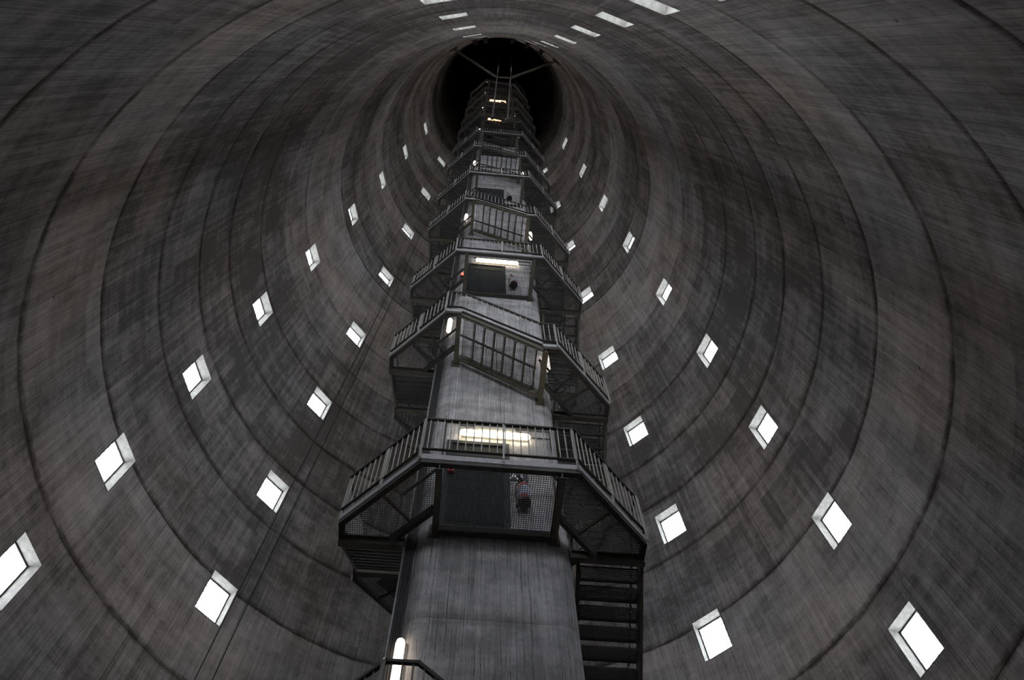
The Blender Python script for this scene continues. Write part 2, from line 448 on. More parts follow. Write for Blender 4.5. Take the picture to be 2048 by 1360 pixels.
# ------------------------------------------------------------------ windows: reveal, mortar grid, glass blocks
def build_windows():
    nx, nz = 4, 6
    m = MB(); b = 0.0028
    bw, bh = WW / nx, WH / nz
    # one glass block, slightly pillowed
    x1, z1, d = bw / 2 - b, bh / 2 - b, 0.04
    q = 0.018
    vs = [(-x1, -d + 0.008, -z1), (x1, -d + 0.008, -z1), (x1, -d + 0.008, z1), (-x1, -d + 0.008, z1),
          (-x1 + q, -d, -z1 + q), (x1 - q, -d, -z1 + q), (x1 - q, -d, z1 - q), (-x1 + q, -d, z1 - q),
          (-x1, d, -z1), (x1, d, -z1), (x1, d, z1), (-x1, d, z1)]
    m.add(vs, [(4, 5, 6, 7), (0, 1, 5, 4), (1, 2, 6, 5), (2, 3, 7, 6), (3, 0, 4, 7), (8, 11, 10, 9), (0, 8, 9, 1), (1, 9, 10, 2), (2, 10, 11, 3), (3, 11, 8, 0)])
    block = m.mesh('glass_block', M_glass)
    allb = MB()
    for i in range(nx):
        for j in range(nz):
            off = Vector((-WW / 2 + bw * (i + 0.5), 0, -WH / 2 + bh * (j + 0.5)))
            allb.add([Vector(p) + off for p in m.v], m.f)
    panes = [allb.mesh('glass_blocks', mm) for mm in (M_glass, M_glass_dim, M_glass_dimmer)]
    gr = MB()
    for i in range(nx + 1):
        x = -WW / 2 + bw * i
        gr.box(x - b * 1.05, x + b * 1.05, -0.02, 0.045, -WH / 2, WH / 2)
    for j in range(nz + 1):
        z = -WH / 2 + bh * j
        gr.box(-WW / 2, WW / 2, -0.02, 0.02, z - b * 1.05, z + b * 1.05)
    for sx in (-1, 1): gr.box(sx * WW / 2, sx * (WW / 2 - 0.024), -0.055, 0.045, -WH / 2, WH / 2)
    for sz in (-1, 1): gr.box(-WW / 2, WW / 2, -0.055, 0.045, sz * WH / 2, sz * (WH / 2 - 0.024))
    grid = gr.mesh('mortar_grid', M_mortar)
    cn = {'A': 'outer row on the cable side', 'B': 'inner row on the cable side', 'C': 'inner row on the plain side', 'D': 'outer row on the plain side',
          'E': 'overhead row on the plain side', 'F': 'overhead row on the cable side'}
    k = 0
    for c in 'ABCDEF':
        for l, zc in enumerate(LEV):
            k += 1
            p = PHI[c]
            # frame at the inner face: x tangent, y outward, tilted with the wall
            def face(s, t):
                z = zc + t * WH / 2; r = wall_r(z); a = p + s * (WW / 2) / r
                return Vector((r * math.sin(a), r * math.cos(a), z))
            c0 = (face(-1, -1) + face(1, -1) + face(1, 1) + face(-1, 1)) / 4
            up = ((face(0, 1) - face(0, -1))).normalized()
            tx = Vector((math.cos(p), -math.sin(p), 0)).normalized()
            outw = up.cross(tx).normalized()
            if outw.dot(Vector((math.sin(p), math.cos(p), 0))) < 0: outw = -outw
            rev = MB()
            o = outw * (DEEP + 0.107)
            cs = [q - outw * 0.007 for q in (face(-1, -1), face(1, -1), face(1, 1), face(-1, 1))]
            for i in range(4):
                a, bb = cs[i], cs[(i + 1) % 4]
                ctr = ((a + bb) / 2 - c0).normalized() * 0.06
                vs = [a, bb, bb + o, a + o, a + ctr + outw * 0.02, bb + ctr + outw * 0.02, bb + o + ctr, a + o + ctr]
                rev.add(vs, [(0, 1, 2, 3), (4, 7, 6, 5), (0, 4, 5, 1), (1, 5, 6, 2), (2, 6, 7, 3), (3, 7, 4, 0)])
            base = Vector((AX, AY, 0)) + c0
            w = thing('window_%d' % k, 'glass block window in a pale reveal, %s up in the upright %s' % (ORD[l + 1], cn[c]), None, base, kind='structure',
                      data=None)
            link('reveal', rev.mesh('reveal', M_reveal, c0), w)
            Mx = Matrix((( tx.x, outw.x, up.x), (tx.y, outw.y, up.y), (tx.z, outw.z, up.z)))
            eul = Mx.to_euler()
            gp = outw * (DEEP + 0.045)
            go = link('mortar_grid', grid, w, gp); go.rotation_euler = eul
            if l <= 2:
                for i in range(nx):
                    for j in range(nz):
                        off = Mx @ Vector((-WW / 2 + bw * (i + 0.5), 0, -WH / 2 + bh * (j + 0.5)))
                        bo = link('glass_block', block, w, gp + off); bo.rotation_euler = eul
            else:
                bo = link('glass_blocks', panes[0 if l < 5 else 1 if l < 7 else 2], w, gp); bo.rotation_euler = eul; bo['kind'] = 'stuff'
            if DAYLIGHT_PORTALS:
                ld = bpy.data.lights.new('daylight_opening', 'AREA'); ld.shape = 'RECTANGLE'; ld.size = WW; ld.size_y = WH
                ld.cycles.is_portal = True
                lo = link('daylight_opening', ld, None, base + outw * (DEEP + 0.10))
                # area lights shine along -z; the opening looks inward
                zz = outw; xx = tx; yy = zz.cross(xx)
                lo.rotation_euler = Matrix(((xx.x, yy.x, zz.x), (xx.y, yy.y, zz.y), (xx.z, yy.z, zz.z))).to_euler()
build_windows()

# ------------------------------------------------------------------ the shaft
CORE_TOP = 42.0
CR = 0.26
def core_outline(inset=0.0, n=6):
    h = HB - inset; r = CR
    pts = []
    for k, (sx, sy) in enumerate(((-1, -1), (1, -1), (1, 1), (-1, 1))):
        cx, cy = sx * (HB - r), sy * (HB - r)
        a0 = PI + k * PI / 2
        for i in range(n + 1):
            a = a0 + (PI / 2) * i / n
            pts.append((cx + (r - inset) * math.cos(a), cy + (r - inset) * math.sin(a)))
    # subdivide the flat faces
    out = []
    for i, p in enumerate(pts):
        q = pts[(i + 1) % len(pts)]
        out.append(p)
        d = math.hypot(q[0] - p[0], q[1] - p[1])
        s = int(d / 0.25)
        for j in range(1, s): out.append((p[0] + (q[0] - p[0]) * j / s, p[1] + (q[1] - p[1]) * j / s))
    return out

shaft = thing('wall_shaft', 'square concrete lift shaft with rounded corners rising inside the tower', None, W(0, 0), AL, kind='structure')
def build_core():
    js = [0.0, 2.45, 5.15]
    js += [7.9]
    while js[-1] + 2.73 < CORE_TOP - 1: js.append(js[-1] + 2.73)
    js.append(CORE_TOP)
    o0, o1 = core_outline(0.0), core_outline(0.012)
    n = len(o0)
    per = [0.0]
    for i in range(n):
        a, b = o0[i], o0[(i + 1) % n]; per.append(per[-1] + math.hypot(b[0] - a[0], b[1] - a[1]))
    for k in range(len(js) - 1):
        z0, z1 = js[k], js[k + 1]
        rows = [(z0, 1)] + [(z0 + 0.02, 0), (z0 + 0.3, 0)]
        z = z0 + 0.6
        while z < z1 - 0.5: rows.append((z, 0)); z += 0.4
        rows += [(z1 - 0.3, 0), (z1 - 0.02, 0), (z1, 1)]
        vs, jn = [], []
        for z, rec in rows:
            for x, y in (o1 if rec else o0):
                vs.append((x, y, z)); jn.append(max(0, 1 - min(z - z0 if k else 9, z1 - z) / 0.3))
        fs, dat = [], []
        for j in range(len(rows) - 1):
            for i in range(n):
                i2 = (i + 1) % n
                fs.append((j * n + i, j * n + i2, (j + 1) * n + i2, (j + 1) * n + i))
                dat += [per[i] + 40, rows[j][0], per[i + 1] + 40, rows[j][0], per[i + 1] + 40, rows[j + 1][0], per[i] + 40, rows[j + 1][0]]
        if k == len(js) - 2:
            fs.append(tuple((len(rows) - 1) * n + i for i in range(n))); dat += [v for x, y in o1 for v in (x, y)]
        me = bpy.data.meshes.new('concrete_lift'); me.from_pydata(vs, [], fs)
        me.uv_layers.new(name='metres').data.foreach_set('uv', dat)
        at = me.attributes.new('joint', 'FLOAT', 'POINT'); at.data.foreach_set('value', jn)
        me.polygons.foreach_set('use_smooth', [True] * len(fs))
        me.materials.append(M_core)
        link('concrete_lift', me, shaft)
build_core()

# ------------------------------------------------------------------ stair kit (built in the shaft frame, door face towards -y)
def clip_line(poly, a, b):
    """part of the line a-b inside a convex polygon"""
    t0, t1 = 0.0, 1.0
    area = sum(poly[i][0] * poly[(i + 1) % len(poly)][1] - poly[(i + 1) % len(poly)][0] * poly[i][1] for i in range(len(poly)))
    sg = 1 if area > 0 else -1
    dx, dy = b[0] - a[0], b[1] - a[1]
    for i in range(len(poly)):
        p, q = poly[i], poly[(i + 1) % len(poly)]
        nx, ny = -(q[1] - p[1]) * sg, (q[0] - p[0]) * sg
        num = nx * (a[0] - p[0]) + ny * (a[1] - p[1]); den = nx * dx + ny * dy
        if abs(den) < 1e-9:
            if num < 0: return None
            continue
        t = -num / den
        if den > 0: t0 = max(t0, t)
        else: t1 = min(t1, t)
    if t1 - t0 < 1e-4: return None
    return ((a[0] + dx * t0, a[1] + dy * t0), (a[0] + dx * t1, a[1] + dy * t1))

def grating(mb, poly, ztop, h=0.03, pitch=0.034, th=0.004):
    xs = [p[0] for p in poly]; ys = [p[1] for p in poly]
    x = min(xs) + pitch / 2
    while x < max(xs):
        s = clip_line(poly, (x, min(ys) - 1), (x, max(ys) + 1))
        if s: mb.bar((*s[0], ztop - h / 2), (*s[1], ztop - h / 2), th, h)
        x += pitch
    y = min(ys) + pitch / 2
    while y < max(ys):
        s = clip_line(poly, (min(xs) - 1, y), (max(xs) + 1, y))
        if s: mb.bar((*s[0], ztop - 0.008), (*s[1], ztop - 0.008), th, 0.010)
        y += pitch

def rail_parts(path, posts, pitch=0.112, pw=0.052):
    """railing along a path of (x, y, z): list of (name, MB, material)"""
    out = []
    top, low = MB(), MB()
    up = Vector((0, 0, 1))
    for a, b in zip(path[:-1], path[1:]):
        a, b = Vector(a), Vector(b); d = (b - a).normalized() * 0.018
        top.bar(a + up * 0.98 - d, b + up * 0.98 + d, 0.042, 0.036)
        low.bar(a + up * 0.13 - d, b + up * 0.13 + d, 0.035, 0.022)
    out.append(('top_rail', top, M_steel)); out.append(('bottom_rail', low, M_steel))
    for px, py, pz, ang in posts:
        m = MB(); dx, dy = math.cos(ang) * 0.025, math.sin(ang) * 0.025
        m.bar((px, py, pz - 0.15), (px, py, pz + 0.965), pw, 0.013, up=(-math.sin(ang), math.cos(ang), 0))
        for zz in (-0.10, -0.03): m.tube((px - math.sin(ang) * 0.02, py + math.cos(ang) * 0.02, pz + zz), (px + math.sin(ang) * 0.02, py - math.cos(ang) * 0.02, pz + zz), 0.012, 6)
        out.append(('post', m, M_baluster))
    for a, b in zip(path[:-1], path[1:]):
        a, b = Vector(a), Vector(b); L = math.hypot(b.x - a.x, b.y - a.y)
        n = max(1, int(round(L / pitch)))
        for i in range(n):
            p = a + (b - a) * ((i + 0.5) / n)
            m = MB(); m.tube(p + up * 0.13, p + up * 0.965, 0.0092, 5, caps=False)
            out.append(('baluster', m, M_baluster))
    return out

def channel(path, z=0.0, fl=1.0):
    """light edge channel with a lip along the path and the dark angle below it"""
    a_, d_ = MB(), MB()
    for a, b in zip(path[:-1], path[1:]):
        a, b = Vector(a), Vector(b); d = (b - a).normalized(); e = d * 0.022
        inn = Vector((-d.y, d.x, 0)) * fl          # towards the shaft
        u = Vector((0, 0, 1))
        a_.bar(a - e * 0.2 + inn * 0.006 - u * 0.06, b + e * 0.2 + inn * 0.006 - u * 0.06, 0.012, 0.12)
        a_.bar(a + inn * 0.03 - u * 0.004, b + inn * 0.03 - u * 0.004, 0.06, 0.010)
        d_.bar(a + inn * 0.045 - u * 0.163, b + inn * 0.045 - u * 0.163, 0.075, 0.085)
    return a_, d_

ZF = -0.12        # walking surface below the channel lip

def emit(spec, root, off, detail, rail_first=None):
    """spec: list of (name, mesh, subspec, kind)"""
    for name, me, sub, kind in spec:
        o = link(name, me, root)
        if kind: o['kind'] = kind
        for n2, me2, k2 in sub:
            o2 = link(n2, me2, o)
            if k2: o2['kind'] = k2

def rail_spec(parts, off, detail):
    """one railing part: the top rail mesh with bottom rail, posts and balusters below it"""
    sub = []
    top = None
    join = MB()
    for name, mb, mat in parts:
        if name == 'top_rail': top = mb.mesh('railing', mat, off)
        elif name == 'baluster' and not detail: join.add(mb.v, mb.f, True)
        else: sub.append((name, mb.mesh(name, mat, off), None))
    if not detail: sub.append(('balusters', join.mesh('balusters', M_baluster, off), 'stuff'))
    return ('railing', top, sub, None)

def kit_corner(detail, joists=(0.36, 0.64)):
    off = Vector((-1.45, -1.45, 0))
    poly = [(-HL, -OB + 0.07), (-1.055, -OB + 0.07), (-OB + 0.07, -1.055), (-OB + 0.07, -HL), (CH, -HL), (-HL, CH)]
    gm = MB(); grating(gm, poly[::-1], ZF)
    path = [(-HL, -OB, 0), (-HB, -OB, 0), (-OB, -HB, 0), (-OB, -HL, 0)]
    ch, dk = channel([p for p in path[::-1]], fl=-1.0) if False else channel(path, fl=-1.0)
    s = [('grating', gm.mesh('grating', M_grate, off), [], 'stuff'),
         ('edge_channel', ch.mesh('edge_channel', M_galv, off), [], None),
         ('edge_beam', dk.mesh('edge_beam', M_steel, off), [], None)]
    for k, (p, q) in enumerate((((-HL - 0.045, -OB + 0.02), (-HL - 0.045, -HB)), ((-OB + 0.02, -HL - 0.045), (-HB, -HL - 0.045)))):
        b = MB(); zc = ZF - 0.03
        for zz, w, h in ((zc - 0.008, 0.09, 0.014), (zc - 0.09, 0.012, 0.16), (zc - 0.172, 0.09, 0.014)):
            b.bar((*p, zz), (*q, zz), w, h)
        d = (Vector(q) - Vector(p)).normalized()
        pe = Vector((*q, zc - 0.10)) ; b.bar(pe - Vector((*d, 0)) * 0.02, pe, 0.17, 0.28)
        s.append(('cantilever_beam', b.mesh('cantilever_beam', M_olive, off), [], None))
    b = MB(); zc = ZF - 0.03
    b.bar((-HL - 0.09, CH + 0.06 - 0.06, zc - 0.09), (CH, -HL - 0.09, zc - 0.09), 0.06, 0.17)
    s.append(('chamfer_beam', b.mesh('chamfer_beam', M_steel, off), [], None))
    b = MB(); pa, pb = Vector((-HL - 0.05, CH + 0.02, 0)), Vector((CH + 0.02, -HL - 0.05, 0))
    b.bar((pa.x, pa.y, 0.93), (pb.x, pb.y, 0.93), 0.042, 0.036)
    for t in (0.05, 0.95):
        a = pa.lerp(pb, t); b.bar((a.x, a.y, ZF - 0.05), (a.x, a.y, 0.93), 0.03, 0.012, up=(1, -1, 0))
    s.append(('inner_handrail', b.mesh('inner_handrail', M_steel, off), [], None))
    for t in joists:
        b = MB()
        p = Vector((-HB, -OB, 0)).lerp(Vector((-OB, -HB, 0)), t); q = Vector((-HL - 0.05, CH, 0)).lerp(Vector((CH, -HL - 0.05, 0)), t)
        b.bar((p.x + 0.05, p.y + 0.05, zc - 0.03), (q.x, q.y, zc - 0.03), 0.022, 0.06)
        s.append(('joist', b.mesh('joist', M_steel, off), [], None))
    dg = -PI / 4
    mid = (-(OB + HB) / 2, -(OB + HB) / 2)
    posts = [(-HB - 0.03, -OB + 0.03 - 0.04, 0, 3 * PI / 4), (mid[0] - 0.005, mid[1] - 0.005, 0, 3 * PI / 4), (-OB - 0.01, -HB + 0.03, 0, 3 * PI / 4)]
    s.append(rail_spec(rail_parts(path, posts), off, detail))
    return s, off

def kit_flight(detail):
    off = Vector((0, -1.68, 0))
    s = []
    n = 7
    run = 2 * HL / (n + 1)
    tp = [(-0.125, -OB + 0.09), (0.105, -OB + 0.09), (0.105, -1.25), (-0.125, -1.25)]
    for i in range(1, n + 1):
        x = HL - run * i - 0.01; z = ZF + RISE * i / (n + 1)
        m = MB()
        grating(m, [(a + x, b) for a, b in tp], z, 0.024, 0.030, 0.004)
        m.bar((x - 0.123, -OB + 0.09, z - 0.014), (x - 0.123, -1.25, z - 0.014), 0.006, 0.03)
        m.bar((x - 0.105, -OB + 0.09, z - 0.03), (x + 0.105, -OB + 0.09, z - 0.03), 0.006, 0.06)
        m.bar((x - 0.105, -1.25, z - 0.03), (x + 0.105, -1.25, z - 0.03), 0.006, 0.06)
        ns = MB(); ns.bar((x + 0.106, -OB + 0.09, z - 0.018), (x + 0.106, -1.25, z - 0.018), 0.028, 0.04)
        s.append(('tread', m.mesh('tread', M_grate, off), [('nosing', ns.mesh('nosing', M_steel, off), None)], None))
    def slope(y, dz): return (HL, y, dz), (-HL, y, RISE + dz)
    p, q = slope(-OB + 0.06, -0.13); m = MB(); m.bar(p, q, 0.014, 0.24)
    for e in (-0.245, -0.015):
        a, b = slope(-OB + 0.045, e); m.bar(a, b, 0.05, 0.012)
    s.append(('stringer', m.mesh('stringer', M_olive, off), [], None))
    p, q = slope(-OB + 0.035, 0.005); m = MB(); m.bar(p, q, 0.05, 0.028)
    s.append(('edge_strip', m.mesh('edge_strip', M_galv, off), [], None))
    p, q = slope(-1.235, -0.17); m = MB(); m.bar(p, q, 0.012, 0.20)
    a, b = slope(-1.215, -0.28); m.bar(a, b, 0.05, 0.012)
    for i in range(1, n + 1):        # tread brackets on the shaft-side stringer
        x = HL - run * i; z = RISE * i / (n + 1)
        m.bar((x + 0.11, -1.25, z - 0.21), (x - 0.10, -1.25, z - 0.21), 0.035, 0.018)
        m.bar((x + 0.11, -1.25, z - 0.21), (x - 0.02, -1.25, z - 0.30), 0.02, 0.016)
    s.append(('stringer', m.mesh('stringer', M_olive, off), [], None))
    p, q = slope(-1.235, 0.93); m = MB(); m.bar(p, q, 0.042, 0.036)
    for t in (0.04, 0.5, 0.96):
        a = Vector(slope(-1.235, -0.1)[0]).lerp(Vector(slope(-1.235, -0.1)[1]), t); m.bar(a, a + Vector((0, 0, 1.03)), 0.03, 0.012, up=(1, 0, 0))
    s.append(('inner_handrail', m.mesh('inner_handrail', M_steel, off), [], None))
    path = [(HL, -OB, 0), (-HL, -OB, RISE)]
    s.append(rail_spec(rail_parts(path, []), off, detail))
    return s, off

def kit_front(detail):
    off = Vector((0, -1.65, 0))
    poly = [(-HL + 0.005, -OB + 0.07), (HL - 0.005, -OB + 0.07), (HL - 0.005, -1.15), (-HL + 0.005, -1.15)]
    gm = MB(); grating(gm, poly, ZF)
    path = [(HL, -OB, 0), (-HL, -OB, 0)]
    ch, dk = channel(path, fl=-1.0)
    s = [('grating', gm.mesh('grating', M_grate, off), [], 'stuff'),
         ('edge_channel', ch.mesh('edge_channel', M_galv, off), [], None),
         ('edge_beam', dk.mesh('edge_beam', M_steel, off), [], None)]
    b = MB(); b.bar((-HL, -1.115, ZF - 0.10), (HL, -1.115, ZF - 0.10), 0.05, 0.20); b.bar((-HL, -1.14, ZF - 0.2), (HL, -1.14, ZF - 0.2), 0.09, 0.014)
    s.append(('wall_beam', b.mesh('wall_beam', M_steel, off), [], None))
    s.append(rail_spec(rail_parts(path, [(0.03, -OB - 0.012, 0, PI)], pw=0.026), off, detail))
    return s, off

KITS = {d: (kit_corner(d), kit_flight(d), kit_front(d), kit_corner(d, (0.5,))) for d in (True, False)}
METAL.update({'galvanised_steel': M_galv_shade, 'galvanised_rod': M_galv_shade, 'grating_steel': M_tray, 'olive_grey_steel': M_steel})  # darker metals stand in for the weak light on the upper stair
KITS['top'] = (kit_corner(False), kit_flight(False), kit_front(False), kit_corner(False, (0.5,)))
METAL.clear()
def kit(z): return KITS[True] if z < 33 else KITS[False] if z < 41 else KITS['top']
SIDE = ['lift door face', 'cable tray face', 'rear face', 'face opposite the cable tray']
SIDE2 = ['door face', 'cable face', 'rear face', 'plain side face']
N_FLOORS = 7

def place(kit, name, label, cat, turns, z, group):
    spec, off = kit
    rz = AL - turns * PI / 2
    c, s = math.cos(rz), math.sin(rz)
    loc = (AX + off.x * c - off.y * s, AY + off.x * s + off.y * c, z)
    r = thing(name, label, cat, loc, rz, group)
    emit(spec, r, off, True)
    return r

def build_stair():
    base = 0.003
    # order round the shaft going up: front(0) -> corner front/cable (0) -> cable side(1) -> corner cable/rear(1) ...
    seq = 0
    for k in range(0, N_FLOORS):
        zk = base + FLOOR_H * k
        det = zk < 33
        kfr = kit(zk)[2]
        fl_name = 'ground' if k == 0 else ORD[k]
        if k > 0:
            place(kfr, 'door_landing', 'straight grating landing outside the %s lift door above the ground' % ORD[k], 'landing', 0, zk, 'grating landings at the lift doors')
        nf = 0
        for j in range(8):
            # landing j at height zk + j*RISE ; corner index j%4 (0 = front/cable)
            z = zk + (0 if j == 0 else (j) * RISE)
            if j == 7:
                z = zk + FLOOR_H
            if k == 0 and j in (3, 4): z -= 0.53
            corner = j % 4
            if not (k == 0 and j == 0):
                nm = '%s-%s' % (SIDE2[corner].replace(' face', ''), SIDE2[(corner + 1) % 4].replace(' face', ''))
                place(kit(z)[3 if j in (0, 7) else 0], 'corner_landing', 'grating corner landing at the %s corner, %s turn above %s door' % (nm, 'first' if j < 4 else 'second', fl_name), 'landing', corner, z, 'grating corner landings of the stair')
            if j < 7:
                side = (j + 1) % 4
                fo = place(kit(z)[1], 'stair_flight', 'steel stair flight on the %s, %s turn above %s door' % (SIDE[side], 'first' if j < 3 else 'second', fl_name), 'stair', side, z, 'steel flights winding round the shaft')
                if k == 0 and j == 2: fo.scale.z = (RISE - 0.53) / RISE
                if k == 0 and j == 4: fo.scale.z = (RISE + 0.53) / RISE
build_stair()

# cover plates in the gap of the rear/cable corners
def cover_plates():
    for k in range(0, 5):
        for t in (1, 5):
            z = 0.003 + FLOOR_H * k + RISE * t + ZF - 0.02
            m = MB(); off = Vector((-1.15, -1.15, 0))
            m.prism([(-1.56, -HL - 0.1), (-HB - 0.01, -HL - 0.1), (-HB + 0.05, -HB - 0.05), (-HL - 0.1, -HB - 0.01), (-HL - 0.1, -1.56), (-1.12, -1.79), (-1.79, -1.12)], -0.016, -0.012)
            m.tube((-1.36, -1.36, -0.05), (-1.36, -1.36, -0.012), 0.055, 14)
            rz = AL - PI / 2; c, s = math.cos(rz), math.sin(rz)
            thing('cover_plate', 'dark steel plate closing the rear corner gap, %s turn above %s door' % ('first' if t < 4 else 'second', 'ground' if k == 0 else ORD[k]), 'plate',
                  (AX + off.x * c - off.y * s, AY + off.x * s + off.y * c, z), rz, 'cover plates at the rear corner', data=m.mesh('cover_plate', M_plate, off))
cover_plates()

# ------------------------------------------------------------------ doors, lamps, extinguishers and signs on the door face
def shaft_obj(name, label, cat, x, y, z, group=None, kind=None, rz=0.0):
    return thing(name, label, cat, W(x, y, z), AL + rz, group, kind)

def part(name, mb, mat, parent, kind=None):
    o = link(name, mb.mesh(name, mat), parent)
    if kind: o['kind'] = kind
    return o

for n in range(1, 5):
    zf = FLOOR_H * n + ZF + 0.02
    d = shaft_obj('door_%d' % n, 'dark blue-grey steel lift door with black panel above, %s above the ground' % ORD[n], None, -0.29, -HB, zf, kind='structure')
    # frame
    f = MB()
    f.box(-0.52, -0.43, -0.035, 0.01, 0, 2.36); f.box(0.43, 0.52, -0.035, 0.01, 0, 2.36); f.box(-0.43, 0.43, -0.035, 0.01, 2.27, 2.36); f.box(-0.43, 0.43, -0.03, 0.01, 1.88, 1.95)
    part('frame', f, M_frame if n == 1 else M_door, d)
    m = MB(); m.box(-0.43, 0.0, -0.022, 0.005, 0.0, 1.88); m.box(-0.39, -0.04, -0.028, -0.02, 0.1, 1.78); part('door_leaf', m, M_door, d)
    m = MB(); m.box(0.004, 0.43, -0.022, 0.005, 0.0, 1.88); m.box(0.04, 0.39, -0.028, -0.02, 0.1, 1.78); part('door_leaf', m, M_door, d)
    m = MB(); m.box(-0.43, 0.43, -0.018, 0.005, 1.95, 2.27); part('top_panel', m, M_void, d)

def horizontal_lamp(n, mat, label):
    z = FLOOR_H * n + 2.45
    t = shaft_obj('fluorescent_lamp', label, 'lamp', -0.01, -HB, z, 'tube lamps above the lift doors')
    m = MB(); m.box(-0.57, 0.57, -0.05, -0.0, -0.035, 0.035); part('housing', m, M_lampbody, t)
    m = MB(); m.lathe([(0.02, -0.60), (0.048, -0.575), (0.056, -0.53), (0.056, 0.53), (0.048, 0.575), (0.02, 0.60)], (0, -0.085, 0), (1, 0, 0), 16); part('tube', m, mat, t)
    m = MB(); m.box(-0.36, 0.36, -0.03, 0.0, 0.26, 0.36)
    for x in (-0.28, -0.1, 0.1, 0.28): m.tube((x, -0.035, 0.31), (x, -0.028, 0.31), 0.012, 8)
    part('mounting_plate', m, M_lampbody, t)
    for s in (-1, 1):
        m = MB(); m.box(s * 0.3 - 0.015, s * 0.3 + 0.015, -0.028, 0.0, 0.03, 0.27); part('bracket', m, M_lampbody, t)

horizontal_lamp(1, L_white, 'lit warm white tube lamp above the lowest lift door')
horizontal_lamp(2, L_white, 'lit warm white tube lamp above the second lift door from below')

def side_lamp(x, y, z, ln, label, ang):
    t = shaft_obj('bulkhead_lamp', label, 'lamp', x, y, z, 'upright tube lamps on the shaft corners', rz=ang)
    m = MB(); m.box(-0.04, 0.04, -0.01, 0.04, -ln / 2 + 0.04, ln / 2 - 0.04); part('housing', m, M_lampbody, t)
    m = MB(); m.lathe([(0.02, -ln / 2), (0.045, -ln / 2 + 0.03), (0.055, -ln / 2 + 0.08), (0.055, ln / 2 - 0.08), (0.045, ln / 2 - 0.03), (0.02, ln / 2)], (0, -0.045, 0), (0, 0, 1), 16); part('tube', m, L_side, t)

dc = HB - CR + CR * 0.7071
for k in range(0, 8):
    side_lamp(-dc - 0.03, -dc - 0.03, FLOOR_H * k + (7.05 if k == 0 else 7.45), 0.95 if k == 0 else 0.78, 'lit upright tube lamp on the cable side corner, %s above the floor' % ORD[k + 1], -PI / 4)
for k in range(1, 6):
    side_lamp(dc + 0.03, -dc - 0.03, FLOOR_H * k + 5.83, 0.78, 'lit upright tube lamp on the plain side corner, %s above the floor' % ORD[k], PI / 4)

def extinguisher(n):
    z = FLOOR_H * n + 0.41
    t = shaft_obj('fire_extinguisher', 'red fire extinguisher hung beside the %s lift door above the ground' % ORD[n], 'extinguisher', 0.43, -HB, z, 'extinguishers beside the lift doors')
    cy = -0.135
    m = MB(); m.lathe([(0.088, 0.0), (0.093, 0.02), (0.093, 0.40), (0.08, 0.46), (0.05, 0.50), (0.03, 0.515)], (0, cy, 0), n=20); c = part('cylinder', m, M_red, t)
    m = MB(); m.lathe([(0.0942, 0.12), (0.0945, 0.13), (0.0945, 0.34), (0.0942, 0.35)], (0, cy, 0), n=20); part('label_band', m, M_label, c)
    m = MB(); m.lathe([(0.07, -0.03), (0.097, -0.02), (0.099, 0.05), (0.0935, 0.055)], (0, cy, 0), n=20); part('foot', m, M_black, t)
    m = MB(); m.tube((0, cy, 0.51), (0, cy, 0.57), 0.022, 10); m.bar((0.0, cy - 0.01, 0.575), (-0.10, cy - 0.09, 0.60), 0.022, 0.012); m.bar((0.0, cy - 0.01, 0.555), (-0.08, cy - 0.07, 0.55), 0.022, 0.01); part('valve', m, M_black, t)
    m = MB(); pts = [(-0.02, cy, 0.54), (-0.09, cy, 0.52), (-0.125, cy, 0.42), (-0.125, cy, 0.15), (-0.115, cy, 0.02)]
    for a, b in zip(pts[:-1], pts[1:]): m.tube(a, b, 0.014, 8)
    m.tube((-0.115, cy, 0.02), (-0.11, cy, -0.10), 0.018, 8, 0.028); part('hose', m, M_black, t)
    m = MB(); m.box(-0.03, 0.03, -0.05, 0, 0.05, 0.50); m.bar((-0.1, cy, 0.36), (0.1, cy, 0.36), 0.2, 0.012) if False else None; part('wall_bracket', m, M_steel, t)
for n in (1, 2, 3): extinguisher(n)

# level sign on the first landing, plain plate on the second
s1 = shaft_obj('level_sign', 'small navy plate lettered in white above the lowest extinguisher', 'sign', 0.38, -HB, FLOOR_H + 1.29)
m = MB(); m.box(-0.14, 0.14, -0.012, 0, -0.10, 0.10); part('plate', m, M_sign, s1)
cu = bpy.data.curves.new('lettering', 'FONT'); cu.body = 'A1'; cu.size = 0.21; cu.align_x = 'CENTER'; cu.align_y = 'CENTER'; cu.extrude = 0.002; cu.offset = 0.004
cu.materials.append(M_white)
tmp = link('lettering_outline', cu)
bpy.context.view_layer.update()
tme = bpy.data.meshes.new_from_object(tmp.evaluated_get(bpy.context.evaluated_depsgraph_get()))
bpy.data.objects.remove(tmp)
to = link('lettering', tme, s1, (-0.03, -0.0145, 0.0)); to.rotation_euler = (PI / 2, 0, 0)
s2 = shaft_obj('level_plate', 'small pale plate above the second extinguisher', 'sign', 0.38, -HB, FLOOR_H * 2 + 1.32)
m = MB(); m.box(-0.15, 0.15, -0.012, 0, -0.08, 0.08); part('plate', m, M_pale, s2)
m = MB(); m.box(-0.16, -0.15, -0.016, 0, -0.09, 0.09); m.box(0.15, 0.16, -0.016, 0, -0.09, 0.09); m.box(-0.15, 0.15, -0.016, 0, -0.09, -0.08); m.box(-0.15, 0.15, -0.016, 0, 0.08, 0.09); part('plate_frame', m, M_steel, s2)

